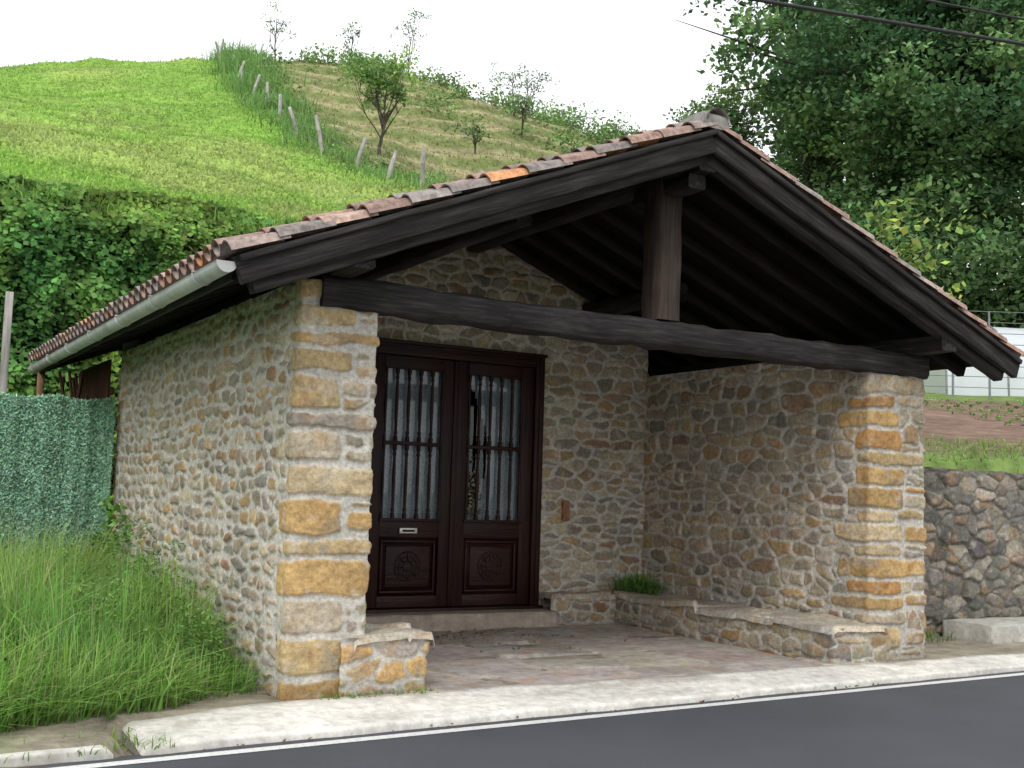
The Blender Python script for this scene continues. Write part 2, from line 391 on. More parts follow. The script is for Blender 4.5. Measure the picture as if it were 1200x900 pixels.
slab('porch_floor',3.6,9.4,8.3,12.42,.0,31,ds=.025,parent=B,mat=M_floor,skirt=.05,hs=.3,cw=(.8,1.6),chh=(.6,1.0),mw=.004,bulge=.006,off=.005,split=.1,mortar=(.35,.31,.27),pal=np.array([(.42,.375,.335),(.40,.36,.325),(.43,.38,.335),(.39,.355,.32)]),pp=np.ones(4),cvar=.08)
def conc_box(name,x0,x1,y0,y1,z0,z1,col,parent,amp=.012,ds=.05):
    s=np.arange(x0,x1+ds*.5,ds); prof=[(y0,z0),(y0,z0+(z1-z0)*.5),(y0+.004,z1-.02),(y0+.025,z1)]+[(y,z1) for y in np.arange(y0+.06,y1,ds)]+[(y1,z1),(y1,z0)]
    V=[];C=[]
    for (y,zz) in prof:
        n=fbm(s*3+y*5,np.full_like(s,y*7+zz*9),3)-.5; n2=fbm(s*8+y*9,np.full_like(s,y*13+zz*9),3)
        V.append(np.stack([s,y+n*amp,zz+n*amp*.8],1)); C.append(np.array(col)[None]*(.7+.6*n2)[:,None])
    V=np.array(V);C=np.array(C); nz,ns=V.shape[:2]
    c0=V[:,:1].copy(); c0[:,0,2]=z0; c1=V[:,-1:].copy(); c1[:,0,2]=z0
    V=np.concatenate([c0,V,c1],1); C=np.concatenate([C[:,:1],C,C[:,-1:]],1); ns+=2
    ii=np.arange(nz*ns).reshape(nz,ns)
    F=np.stack([ii[:-1,:-1],ii[:-1,1:],ii[1:,1:],ii[1:,:-1]],-1).reshape(-1,4)
    return mk(name,V.reshape(-1,3),F,M_conc,C.reshape(-1,3),parent,False)
conc_box('door_step',3.75,7.78,11.95,12.45,-.02,.19,(.38,.32,.26),B,.02)
box('door_sill',DX0-.04,DX1+.04,12.28,12.5,.17,.225,M_dx,B)

# door
fz=12.33
merge_boxes('door_frame_jambs',[(DX0,DX0+.13,fz,12.5,.226,DZ1),(DX1-.13,DX1,fz,12.5,.226,DZ1),(DX0+.03,DX0+.075,fz-.018,fz+.02,.23,DZ1-.03),(DX1-.075,DX1-.03,fz-.018,fz+.02,.23,DZ1-.03)],M_dz,B,.006)
merge_boxes('door_frame_head',[(DX0+.131,DX1-.131,fz+.003,12.5,3.21,DZ1-.002),(DX0-.02,DX1+.02,fz-.03,12.45,DZ1-.005,DZ1+.035),(DX0+.05,DX1-.05,fz-.016,fz+.02,3.255,3.29)],M_dx,B,.006)
bal=Acc()
for (a,b,tag) in ((5.385,6.492,'left'),(6.508,7.615,'right')):
    gx0,gx1=a+.165,b-.165
    y0=12.372
    merge_boxes('door_leaf_stiles_'+tag,[(a,gx0,y0,12.43,.235,3.205),(gx1,b,y0,12.43,.235,3.205)],M_dz,B,.005)
    merge_boxes('door_leaf_rails_'+tag,[(gx0,gx1,y0+.002,12.428,.235,.37),(gx0,gx1,y0+.002,12.428,1.05,1.27),(gx0,gx1,y0+.002,12.428,3.05,3.203),(gx0-.02,gx1+.02,y0-.025,y0+.01,1.24,1.275),(gx0,gx1,y0-.014,y0+.02,2.14,2.185)],M_dx,B,.005)
    merge_boxes('door_panel_'+tag,[(gx0,gx1,y0+.03,12.42,.37,1.05)],M_dx,B,0)
    w=gx1-gx0
    fr_=[(gx0+.03,gx1-.03,y0+.006,y0+.032,.40,.43),(gx0+.03,gx1-.03,y0+.006,y0+.032,.99,1.02),(gx0+.03,gx0+.06,y0+.006,y0+.032,.431,.989),(gx1-.06,gx1-.03,y0+.006,y0+.032,.431,.989),(gx0+.10,gx1-.10,y0+.012,y0+.034,.47,.95)]
    merge_boxes('door_panel_mould_'+tag,fr_,M_dx,B,.008)
    A=Acc(); cxm=(gx0+gx1)/2
    for R in (.17,.12,.06):
        pts=[(cxm+R*math.cos(t),y0+.012,.71+R*math.sin(t)) for t in np.linspace(0,2*math.pi,33)]
        A.add(*tube(pts,[.010]*33,6))
    for k in range(8):
        t=k*math.pi/4; A.add(*tube([(cxm+.05*math.cos(t),y0+.012,.71+.05*math.sin(t)),(cxm+.125*math.cos(t),y0+.008,.71+.125*math.sin(t)),(cxm+.17*math.cos(t),y0+.012,.71+.17*math.sin(t))],[.006,.017,.006],6))
    A.obj('door_rosette_'+tag,M_dz,B)
    for i in range(4):
        x=gx0+w*(i+1)/5
        for (z0,z1) in ((1.275,2.14),(2.185,3.05)):
            H=z1-z0; pr=[(.028,z0),(.028,z0+.05),(.017,z0+.07),(.026,z0+.1),(.017,z0+.13),(.021,z0+H*.35),(.023,z0+H*.5),(.021,z0+H*.66),(.017,z1-.14),(.026,z1-.11),(.017,z1-.08),(.028,z1-.05),(.028,z1)]
            bal.add(*lathe(pr,x,y0-.005,8))
    for x in (gx0+.014,gx1-.014):
        for (z0,z1) in ((1.275,2.14),(2.185,3.05)):
            H=z1-z0; bal.add(*lathe([(.022,z0),(.016,z0+.08),(.018,z0+H*.5),(.016,z1-.08),(.022,z1)],x,y0-.005,8))
    mk('door_glass_'+tag,[(gx0,12.415,1.27),(gx1,12.415,1.27),(gx1,12.415,3.05),(gx0,12.415,3.05)],[(0,1,2,3)],M_glass,None,B)
    xs=np.linspace(gx0-.05,gx1+.05,110); zs=np.linspace(1.2,3.1,24); X,Z=np.meshgrid(xs,zs)
    Y=12.462+.015*np.sin(X*47+Z*.9+2*fbm(X*3,Z,2))+.010*np.sin(X*131+2+Z*.6)
    ii=np.arange(X.size).reshape(X.shape); F=np.stack([ii[:-1,:-1],ii[:-1,1:],ii[1:,1:],ii[1:,:-1]],-1).reshape(-1,4)
    if tag=='right':
        kk=(X[:-1,:-1]<gx0+.05+.34*sst(1.1,1.9,Z[:-1,:-1])*sst(3.1,2.2,Z[:-1,:-1])*w).ravel(); F=F[~kk]
    mk('door_curtain_'+tag,np.stack([X,Y,Z],-1).reshape(-1,3),F,M_curtain,None,B,True)
bal.obj('door_balusters',M_dz,B)
merge_boxes('door_meeting_stile',[(6.465,6.535,12.352,12.375,.24,3.20)],M_dz,B,.01)
merge_boxes('letter_slot',[(5.80,6.03,12.345,12.362,1.10,1.165)],M_brass,B,.005)
merge_boxes('letter_slot_flap',[(5.835,5.995,12.338,12.35,1.12,1.145)],M_dark,B,.002)
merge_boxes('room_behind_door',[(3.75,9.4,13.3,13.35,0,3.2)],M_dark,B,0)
n=300; P=np.array([6.80,12.44,1.55])+rng.normal(0,1,(n,3))*np.array([.05,.012,.16]); P[:,1]=12.38+rng.random(n)*.02
fc=np.where(rng.random((n,1))<.4,np.array([[.55,.48,.36]]),np.array([[.14,.13,.06]]))
leaves('door_flower_garland',P,rng.uniform(.03,.06,n),fc,parent=B)
merge_boxes('terracotta_plaque',[(8.09,8.19,12.34,12.40,1.28,1.54)],M_terra,B,.015)

# timber
beam('tie_beam',(3.22,8.56,3.155),(10.27,8.56,3.13),.26,.25,M_wx,B,.014,40,.03,sag=.0)
beam('king_post',(6.66,8.56,3.27),(6.66,8.56,4.72),.26,.29,M_wz,B,.006,8,.02)
beam('ridge_beam',(XC,7.95,4.72),(XC,YB-.1,4.72),.2,.26,M_wy,B,.008,20)
beam('wall_plate_left',(3.36,7.98,3.36),(3.36,15,3.36),.2,.17,M_wy,B,.008,20)
beam('wall_plate_right',(10.0,7.95,3.32),(10.0,15,3.32),.24,.17,M_wy,B,.008,20)
for i,x in enumerate((5.0,8.4)):
    beam('purlin_%d'%i,(x,8.35 if i==0 else 10.4,float(zt(x))-.26),(x,15,float(zt(x))-.26),.16,.2,M_wy,B,.008,16)
beam('ridge_corbel',(6.66,8.05,4.52),(6.66,8.9,4.52),.2,.14,M_wy,B,.004,4)
for sgn,tag in ((-1,'left'),(1,'right')):
    xe=XC+sgn*HW; k=math.sqrt(1+SL*SL); MR=M_wrake[sgn]
    def off(x,y,dn): return (x,y,float(zt(x))-dn)
    beam('barge_board_'+tag,off(xe,YF+.03,.115),off(XC,YF+.03+(.003 if sgn>0 else 0),.115),.07,.20,MR,B,.004,24,.008)
    beam('barge_rafter_'+tag,off(xe-sgn*.12,YF+.15,.20),off(XC,YF+.15,.20),.12,.20,MR,B,.005,24,.012)
    beam('barge_fillet_'+tag,off(xe,YF-.02,.035),off(XC,YF-.02,.035),.05,.05,MR,B,.003,24,.006)
    for j,y in enumerate(np.arange(8.55,YB,.52)):
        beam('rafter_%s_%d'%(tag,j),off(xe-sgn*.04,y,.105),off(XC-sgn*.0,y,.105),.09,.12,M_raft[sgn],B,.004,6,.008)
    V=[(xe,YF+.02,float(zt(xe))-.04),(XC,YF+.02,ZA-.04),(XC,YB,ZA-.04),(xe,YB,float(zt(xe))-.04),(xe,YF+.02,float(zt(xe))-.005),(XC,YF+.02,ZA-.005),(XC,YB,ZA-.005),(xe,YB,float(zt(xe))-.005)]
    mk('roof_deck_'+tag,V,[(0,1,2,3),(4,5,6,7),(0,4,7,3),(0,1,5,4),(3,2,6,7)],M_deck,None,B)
    L=Acc()
    for x in np.arange(.2,HW,.18):
        xx=xe-sgn*x; z=float(zt(xx))-.043
        L.add([(xx-.006,YF+.1,z),(xx+.006,YF+.1,z),(xx+.006,YB-.05,z),(xx-.006,YB-.05,z)],[(0,1,2,3)])
    L.obj('deck_joints_'+tag,M_dark,B,False)

# tiles
tv=[];tf=[];tc=[];tn=0
TP=np.array([(.36,.235,.19),(.33,.225,.19),(.29,.25,.23),(.40,.24,.18),(.37,.29,.255),(.54,.26,.13),(.24,.205,.19),(.44,.31,.25)])
TPP=np.array([.2,.2,.17,.13,.12,.04,.075,.065])
def tile(c,e,wv,up,L,r0,r1,conv=True,col=None,k=9,th=.014):
    global tn
    A=np.linspace(0,math.pi,k); V=[]
    for rr,t in ((r0,0.),(r0*.99,.03),(r0*.5+r1*.5,L*.5),(r1,L)):
        for rad in (rr,rr-th):
            for a in A:
                x=math.cos(a)*rad; h=math.sin(a)*rad*.9
                if not conv: h=-h
                V.append(c+e*t+wv*x+up*h)
    F=[]
    def I(l,s,j): return (l*2+s)*k+j
    for l in range(3):
        for s in (0,1):
            for j in range(k-1): F.append((I(l,s,j),I(l,s,j+1),I(l+1,s,j+1),I(l+1,s,j)))
        F.append((I(l,0,0),I(l+1,0,0),I(l+1,1,0),I(l,1,0))); F.append((I(l,0,k-1),I(l+1,0,k-1),I(l+1,1,k-1),I(l,1,k-1)))
    for j in range(k-1): F.append((I(0,0,j),I(0,0,j+1),I(0,1,j+1),I(0,1,j)))
    tv.append(np.array(V)); tf.append(np.array(F)+tn); tn+=len(V)
    if col is None: col=TP[rng.choice(8,p=TPP/TPP.sum())]*rng.uniform(.8,1.15)
    tc.append(np.repeat(np.array([col]),len(V),0))
pitch=.37
for sgn in (-1,1):
    k=math.sqrt(1+SL*SL); e=np.array([-sgn/k,0,SL/k]); up=np.array([sgn*SL/k,0,1/k]); wv=np.array([0,1.,0])
    LS=HW*k
    ys=np.arange(YF+.03,YB,.225)
    for yi,y in enumerate(ys):
        for r_ in range(int(LS/pitch)+1):
            t=r_*pitch-.07
            L=.46 if t+.46<LS else max(LS-t+.02,.1)
            base=np.array([XC+sgn*HW,y,float(zt(XC+sgn*HW))])+e*t
            jy=rng.normal(0,.009); ee=e+up*(-.045)+wv*rng.normal(0,.012)
            lift=.075 if yi else .035
            tile(base+up*(lift+rng.normal(0,.006))+wv*jy,ee/np.linalg.norm(ee),wv,up,L,.098,.078,True,k=9)
            if yi<len(ys)-1:
                tile(base+up*.105+wv*.1125+e*(-.03),ee/np.linalg.norm(ee),wv,up,L,.085,.095,False,k=6)
for y in np.arange(YF-.06,YB,.40):
    tile(np.array([XC,y,ZA+.055+rng.normal(0,.004)]),np.array([0,1,-.035]),np.array([1.,0,0]),np.array([0,0,1.]),.47,.135,.115,True,col=np.array([.30,.27,.25])*rng.uniform(.8,1.1) if y<8.4 else None,k=11)
mk('roof_tiles',np.concatenate(tv),np.concatenate(tf),M_tile,np.concatenate(tc),B,True)
conc_box('ridge_mortar',XC-.16,XC+.16,YF-.05,YF+.3,ZA-.02,ZA+.12,(.26,.25,.23),B,.05)

# gutter
gx=XC-HW-.035; gz=float(zt(XC-HW))-.055; Vg=[];Fg=[]
ysg=np.linspace(YF+.03,16.9,40); ks=11
for y in ysg:
    dz=-(y-YF)*.004
    for rad in (.078,.070):
        for j in range(ks):
            a=math.pi+math.pi*j/(ks-1); Vg.append((gx-.04+rad*math.cos(a),y,gz+dz+rad*math.sin(a)*1.05))
for i in range(len(ysg)-1):
    for s_ in (0,1):
        for j in range(ks-1):
            a=i*2*ks+s_*ks+j; Fg.append((a,a+1,a+1+2*ks,a+2*ks))
    for j in (0,ks-1):
        a=i*2*ks+j; Fg.append((a,a+ks,a+3*ks,a+2*ks))
mk('gutter',Vg,Fg,M_gutter,None,B,True)
cap=[(gx-.04,YF+.03,gz)]+[(gx-.04+.078*math.cos(a),YF+.028,gz+.082*math.sin(a)) for a in np.linspace(math.pi,2*math.pi,ks)]
mk('gutter_cap',cap,[(0,i,i+1) for i in range(1,ks)],M_gutter,None,B)
A=Acc()
for y in np.arange(8.5,16.9,1.35):
    dz=-(y-YF)*.004
    pts=[(gx-.04+.081*math.cos(a),y,gz+dz+.085*math.sin(a)) for a in np.linspace(math.pi,2*math.pi+.2,9)]
    A.add(*tube(pts,[.007]*9,5))
    A.add(*tube([(gx-.125,y,gz+dz+.01),(gx+.05,y,gz+dz+.03)],[.006,.006],5))
A.obj('gutter_brackets',M_gutter,B)
beam('eave_fascia',(XC-HW+.03,YF+.2,float(zt(XC-HW))-.09),(XC-HW+.03,YB,float(zt(XC-HW))-.09),.03,.13,M_wy,B,.003,12,.005)
A=[]
for i,y in enumerate(np.arange(15.06,17.1,.13)):
    A.append((2.93,2.96,y,y+.095,.1,3.15))
merge_boxes('rear_slats',A,M_slat,B,.003)
merge_boxes('rear_slat_rails',[(2.961,3.0,15.03,17.1,2.7,2.8),(2.961,3.0,15.03,17.1,1.2,1.3)],M_slat,B,.003)
beam('rear_post',(2.42,17.05,0),(2.42,17.05,3.1),.09,.09,M_post,B,.003,6,.008)
A=Acc()
for i in range(7):
    x=2.55+rng.random()*.35; y=15.3+rng.random()*1.2
    A.add(*tube([(x,y,1.2),(x+rng.normal(0,.08),y,2.0),(x+rng.normal(0,.1),y,3.0)],[.02,.022,.018],6))
A.obj('stored_poles',M_slat,B)

# ================================================================= TERRAIN
RX=[-600,-40,-10,5.6,16.7,25,32,40,46,60,100,600]; RZ=[10,16,19.5,21.7,25,26.0,25.2,24.3,21.5,13,10,8]
def fxf(Y): return np.interp(Y,[20,28.9,35.2,46,60],[13.6,13.2,12.8,14.2,16.7])
def Hf(X,Y):
    v=Y-7.264-.0403*np.clip(X,-150,150)
    R=np.interp(X,RX,RZ)+1.0*(fbm(X*.15+3,Y*.02+7,2)-.5)
    base=np.where(v<.22,-.13,-.012)
    base=np.where((X>1.7)&(X<31)&(Y<8.31)&(v<1.2),-.14,base)
    lft=sst(2.9,1.0,X)*sst(8.3,15,Y)*.25; base=base+lft
    gar=np.clip(2.1+.15*((X-12)*.5075+(Y-9.8)*.8616),0,12)
    gw=sst(10.0,10.3,X)*sst(9.9,10.1,Y); base=base*(1-gw)+gar*gw
    w=sst(13,22,X); bk=sst(19.45,20.15,Y)
    s=np.clip((Y-20)/40,0,1)
    hl=6.3+(R-6.3)*s
    L=base*(1-bk)+hl*bk
    gr=np.clip((Y-24)/36,0,1); Rr=base+(R-base)*gr
    H=L*(1-w)+Rr*w
    far=np.clip((Y-60),0,1e9); H=H-np.minimum(far*.06,14)
    hillz=sst(20.5,26,Y); H=H+hillz*(.9*(fbm(X*.22,Y*.22+4,3)-.5)+.25*(fbm(X*.9,Y*.9,2)-.5))
    fx=fxf(Y)
    tm=sst(.3,2.,X-fx)*hillz*sst(62,55,Y); H=H+tm*.24*np.sin(H*4.2+fbm(X*.3,Y*.3)*4)
    return H
gx_=np.concatenate([[-600,-350,-200,-120,-70,-40,-25,-15,-10],np.arange(-6,1.6,.4),[1.66,1.74],np.arange(2.0,9.9,.4),[9.9,10.0,10.08,10.16,10.24,10.32,10.45,10.7],np.arange(11,48,.35),np.arange(49,70,1.5),[75,85,100,130,180,260,400,600]])
gy_=np.concatenate([[-600,-300,-150,-80,-40,-20,-10,-5,0,3,6,7,7.2,7.3,7.4,7.5,7.6,7.8,8.0,8.1,8.2,8.3,8.36,8.45,8.6,9,9.4,9.7],[9.85,9.9,9.95,10.0,10.05,10.1,10.2,10.5],np.arange(11,19.1,.5),np.arange(19.3,20.6,.1),np.arange(20.8,62,.3),np.arange(62.5,80,2.5),[90,110,150,220,350,600]])
X,Y=np.meshgrid(gx_,gy_); Y=Y+.0403*np.clip(X,-150,150)*sst(8.2,7.4,np.abs(Y))*(Y>-50)
Z=Hf(X,Y)
n1=fbm(X*.5,Y*.5,4)[...,None]; n2=fbm(X*2.2,Y*2.2,3)[...,None]; n3=fbm(X*.13+9,Y*.13,3)[...,None]
def C(*a): return np.array(a)
def terr(X,Y,Z): return sst(-.2,.6,np.sin(Z*4.2+fbm(X*.3,Y*.3)*4+1.2))
col=np.ones(X.shape+(3,))*C(.10,.15,.045)
hill=C(.21,.36,.06)*(.7+.6*n1)+C(.09,.06,.03)*sst(.5,.7,n3)
fx=fxf(Y)
ter=C(.33,.30,.16)*(.75+.5*n1); tb=terr(X,Y,Z)[...,None]; ter=ter*(1-tb)+C(.17,.20,.07)*tb
rt=sst(-.3,.5,X-fx)[...,None]
hc=hill*(1-rt)+ter*rt
wr=sst(24,30,X)[...,None]*sst(34,26,Y)[...,None]
col=np.where(Y[...,None]>20.05,hc*(1-wr)+C(.06,.10,.03)*wr,col)
bank=((Y>19.3)&(Y<20.2)&(X<18))[...,None]; col=np.where(bank,C(.02,.035,.012),col)
Fq=.5075*X+.8616*Y; gard=((X>10.4)&(Y>10)&(Y<26)&((Y<19.4)|(X>17)))[...,None]
soil=(sst(16.6,17.8,Fq+n1[...,0]*1.5)*sst(31,29,Fq))[...,None]
gc=C(.17,.25,.07)*(.7+.6*n2)*(1-soil)+C(.20,.135,.10)*(.65+.7*n2)*soil
col=np.where(gard,gc,col)
near=((Y<9.0)&(Y>-8)&(X>1.))[...,None]|((X>2.6)&(X<10.4)&(Y<18.5)&(Y>0))[...,None]|((X>10)&(Y<9.9)&(Y>0))[...,None]
col=np.where(near,C(.30,.265,.20)*(.6+.7*n2),col)
ii=np.arange(X.size).reshape(X.shape); F=np.stack([ii[:-1,:-1],ii[:-1,1:],ii[1:,1:],ii[1:,:-1]],-1).reshape(-1,4)
mk('ground',np.stack([X,Y,Z],-1).reshape(-1,3),F,M_ground,col.reshape(-1,3),None,True)

def RY(x): return 7.264+.0403*x
xs=np.linspace(-150,150,121)
def rstrip(name,v0,v1,z,mat,xa=xs):
    V=[(x,RY(x)+v0,z) for x in xa]+[(x,RY(x)+v1,z) for x in xa]; n=len(xa)
    return mk(name,V,[(i,i+1,n+i+1,n+i) for i in range(n-1)],mat)
rd=rstrip('road',-6.3,.19,-.1,M_asph)
ln=rstrip('edge_line',-.055,.05,-.096,M_paint); ln.parent=rd
ln=rstrip('edge_line_far',-6.0,-5.9,-.096,M_paint); ln.parent=rd
def apron(name,x0,x1,rear,zr,zf,col,seed,ds=.035,dk=1.):
    s=np.arange(x0,x1,ds); u=np.array([0,.0,.03,.1,.25,.4,.55,.7,.85,.97,1.]); zz=np.array([-.13,zf-.02,zf,zf+.1*(zr-zf)]+[zf+(zr-zf)*t for t in (.25,.4,.55,.7,.85)]+[zr,zr-.05])
    V=[];Cc=[]
    for j,t in enumerate(u):
        f=RY(s)+.15+.07*(fbm(s*2.5+seed,s*0+3,4)-.5)*(j<4); rr=rear(s)+.14*(fbm(s*1.2+seed,s*0+8,4)-.5)
        y=f+(rr-f)*t; z=zz[j]+.018*(fbm(s*2,y*3+seed,3)-.5)*(j>0)
        dirt=sst(.5,.68,fbm(s*2.2+seed,y*5+7,4))*(.25+.75*t)*dk
        c=C(*col)[None]*(.74+.45*fbm(s*1.7+seed,y*2.5,4))[:,None]*(.8 if j<2 else 1)
        c=c*(1-dirt[:,None]*.6)+C(.30,.26,.20)[None]*dirt[:,None]*.6
        V.append(np.stack([s,y,z],1)); Cc.append(c)
    V=np.array(V);Cc=np.array(Cc); nz,ns=V.shape[:2]
    for q,k in ((0,.05),(1,.012),(-1,.05),(-2,.012)): V[1:,q,2]-=k; 
    i2=np.arange(nz*ns).reshape(nz,ns)
    F=np.stack([i2[:-1,:-1],i2[:-1,1:],i2[1:,1:],i2[1:,:-1]],-1).reshape(-1,4)
    o=mk(name,V.reshape(-1,3),F,M_conc,Cc.reshape(-1,3),None,True)
    for q,e_ in ((0,'a'),(-1,'b')):
        pts=[tuple(V[j,q]) for j in range(1,nz)]+[(V[-1,q,0],V[-1,q,1],-.13),(V[0,q,0],V[0,q,1],-.13)]
        poly('kerb_end_'+e_,pts,[tuple(range(len(pts)))],M_core,o)
    return o
apron('concrete_kerb',1.80,30,lambda s:np.maximum(8.44-.02*(s-2.2),RY(s)+.4)-.35*sst(3.0,1.9,s),.012,-.045,(.76,.73,.66),1)
apron('concrete_kerb',-20,1.66,lambda s:RY(s)+.42,-.01,-.03,(.66,.64,.58),5)
conc_box('concrete_slab',12.1,17,9.05,9.75,-.05,.2,(.46,.44,.39),None,.03)

rw=empty('retaining_wall')
strip('retaining_wall_stones',[(10.3,9.82),(17.5,9.82)],-.05,2.16,41,ds=.016,pal=PAL_GR,pp=PP_GR,mortar=(.17,.16,.135),parent=rw,mw=.008,bulge=.022,off=.016,cw=(.22,.5),chh=(.1,.24),sharp=.010,asp=1.6,jz=.18,cvar=.28,top=lambda x,y: 2.06+.10*fbm(x*2.5,y*0,3))
strip('retaining_wall_far',[(17.5,9.82),(34,9.82)],-.05,2.16,42,ds=.04,pal=PAL_GR,pp=PP_GR,mortar=(.085,.08,.07),parent=rw,mw=.008,bulge=.035,cw=(.16,.36),chh=(.12,.2))
merge_boxes('retaining_core',[(10.28,34,9.85,10.12,-.1,2.05)],M_core,rw,0)

# ================================================================= VEGETATION
def gcol(n,base,var=.3,r=rng):
    b=np.array(base)[None]*r.uniform(1-var,1+var,(n,1)); b=b*(1+r.normal(0,.08,(n,3))); return np.clip(b,.004,.9)
def tall(n,hs,ws,base,var,lean,name,xr=(-3,3.0),yr=(7.9,14.7)):
    X=rng.uniform(*xr,n*2); Y=rng.uniform(*yr,n*2)
    X=np.where(rng.random(n*2)<.7,rng.uniform(.6,3.0,n*2),X)
    ok=(Y>8.05+(X-1.2)*.46+.4*(fbm(X*2,Y*2)-.5))&(Y<14.8)
    cl=fbm(X*1.8+5,Y*1.8,2); ok&=(rng.random(len(X))<.05+1.6*cl)
    X=X[ok][:n];Y=Y[ok][:n]; m=len(X)
    edge=Y-(8.05+(X-1.2)*.46)
    cn=fbm(X*1.5,Y*1.5+7,2)
    hh=(.40+.55*np.clip(edge/1.8,0,1))*(.4+1.15*cn)*rng.uniform(.55,1.2,m)*hs
    hh*=1-.25*sst(2.0,2.8,X)
    P=np.stack([X,Y,Hf(X,Y)-.02],1)
    an=fbm(X*1.2+30,Y*1.2,2)*12; dr=np.stack([np.cos(an),np.sin(an),0*an],1)*.8
    tint=fbm(X*1.3+60,Y*1.3,2)[:,None]
    cc=gcol(m,base,var)*(1+ (tint-.5)*np.array([.9,.3,.5]))
    return blades(name,P,hh,rng.uniform(*ws,m),cc,lean,dirs=dr)
tall(22000,1.0,(.007,.017),(.22,.39,.085),.35,.6,'tall_grass')
tall(5000,1.2,(.005,.010),(.36,.44,.18),.3,.5,'tall_grass')
def mass(name,cents,rad,nl,size,base,var=.35,asp=.6,flat=.8,mat=None):
    Ps=[];Cs=[];Ss=[]
    for c,r_ in zip(cents,rad):
        k=int(nl*(r_**2)); k=max(k,20); d=rng.normal(size=(k,3)); d/=np.linalg.norm(d,axis=1,keepdims=True)
        rr=r_*(.45+.6*rng.random((k,1))**.6)*(1+.25*rng.normal(size=(k,1)))
        p=np.array(c)+d*rr*np.array([1,1,flat]); Ps.append(p)
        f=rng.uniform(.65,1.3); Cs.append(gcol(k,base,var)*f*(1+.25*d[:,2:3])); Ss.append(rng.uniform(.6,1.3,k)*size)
    return leaves(name,np.concatenate(Ps),np.concatenate(Ss),np.clip(np.concatenate(Cs),.005,.9),mat,asp=asp)
cs=[];rs=[]
for i in range(190):
    x=rng.uniform(1.9,2.95); y=rng.uniform(9.15,13.2); top=np.interp(y,[9.1,10,11.5,14],[.5,.95,1.1,1.2])*(.65+.35*(x-1.9))
    cs.append((x,y,rng.uniform(.05,top))); rs.append(rng.uniform(.09,.19))
mass('weeds',cs,rs,2600,.045,(.18,.33,.09),asp=.36)
cs=[(2.92,rng.uniform(13.2,14.7),rng.uniform(.7,1.4)) for i in range(9)]
mass('wall_weeds',cs,[.14]*9,1300,.10,(.20,.36,.09))
n=420; P=np.array([9.12,12.1,.37])+rng.normal(0,1,(n,3))*np.array([.13,.09,.0]); 
blades('fern_plant',P,rng.uniform(.12,.34,n),rng.uniform(.014,.028,n),gcol(n,(.15,.29,.07)),.9)
P=np.stack([rng.uniform(3.3,4.3,400),rng.uniform(8.3,8.42,400),np.full(400,-.0)],1)
P=P[rng.random(400)<fbm(P[:,0]*6,P[:,1]*6)**2*1.2]; m_=len(P)
blades('kerb_weeds',P,rng.uniform(.02,.07,m_),rng.uniform(.006,.015,m_),gcol(m_,(.17,.30,.07)),.8)
n=1500; Xk=rng.uniform(10.4,16,n); P=np.stack([Xk,rng.uniform(9.3,9.78,n),np.full(n,0.)],1); P=P[(rng.random(n)<fbm(Xk*3,Xk*0+1)**2*1.6)&(Xk<11.9)]; m_=len(P)
blades('kerb_weeds',P,rng.uniform(.04,.16,m_),rng.uniform(.006,.015,m_),gcol(m_,(.17,.28,.07)),.6)
n=700; Xk=rng.uniform(.2,2.0,n); P=np.stack([Xk,RY(Xk)+.1+rng.random(n)*.5,np.full(n,-.06)],1); P=P[rng.random(n)<fbm(Xk*4,P[:,1]*4)**2*1.4]; m_=len(P)
blades('kerb_weeds',P,rng.uniform(.03,.11,m_),rng.uniform(.006,.013,m_),gcol(m_,(.22,.36,.09)),.9)

hf=empty('artificial_hedge_fence')
n=60000; X=2.98-rng.random(n)**1.6*5; Z=rng.uniform(.1,2.62,n)
def hfold(X,Z): return .022*np.sin(X*15+.8*np.sin(Z*1.5))+.012*np.sin(X*37+2+Z*.5)+.05*(fbm(X*3,Z*2)-.5)
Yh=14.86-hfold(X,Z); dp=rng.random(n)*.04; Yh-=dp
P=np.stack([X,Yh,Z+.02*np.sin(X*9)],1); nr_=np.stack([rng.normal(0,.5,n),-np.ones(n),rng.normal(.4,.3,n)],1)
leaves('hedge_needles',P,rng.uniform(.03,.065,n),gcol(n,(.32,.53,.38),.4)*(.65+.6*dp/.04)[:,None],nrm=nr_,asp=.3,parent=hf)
xs2=np.linspace(-2.1,2.98,120); V=[(x,14.89-hfold(x,z),z) for z in (0.,2.6) for x in xs2]
mk('hedge_backing',V,[(i,i+1,120+i+1,120+i) for i in range(119)],plain('hedge_mesh',(.20,.34,.24),.9),None,hf,True)
merge_boxes('hedge_posts',[(x,x+.04,14.98,15.02,0,2.6) for x in (2.9,1.4,-.1,-1.6)],M_wire,hf,0)

# ivy bank
n=42000; X=rng.uniform(-5,18,n); X=np.where(rng.random(n)<.8,rng.uniform(1.2,10,n),X); Zi=rng.uniform(0,1,n)**.85*6.75
bulg=.85*(fbm(X*.7,Zi*.7+5,3)-.3)+.5*(fbm(X*2.2,Zi*2.2,2)-.5)
Yi=19.45-bulg+sst(5.6,6.7,Zi)*.75+rng.normal(0,.08,n)
ctop=6.3+.45*(fbm(X*1.2,X*0+2,3)-.3); Zi=np.minimum(Zi,ctop+rng.random(n)*.2)
P=np.stack([X,Yi,Zi],1); dk=(.4+1.25*fbm(X*2.6+2,Zi*2.6+1,3))[:,None]**1.5
tn_=fbm(X*.8+20,Zi*.8,2)[:,None]
leaves('ivy_covered_bank',P,rng.uniform(.07,.16,n),gcol(n,(.15,.275,.07),.4)*dk*(1+(tn_-.5)*np.array([1.2,.6,.3])),nrm=np.stack([rng.normal(0,.4,n),-np.ones(n),.6+rng.normal(0,.4,n)],1),asp=.8)
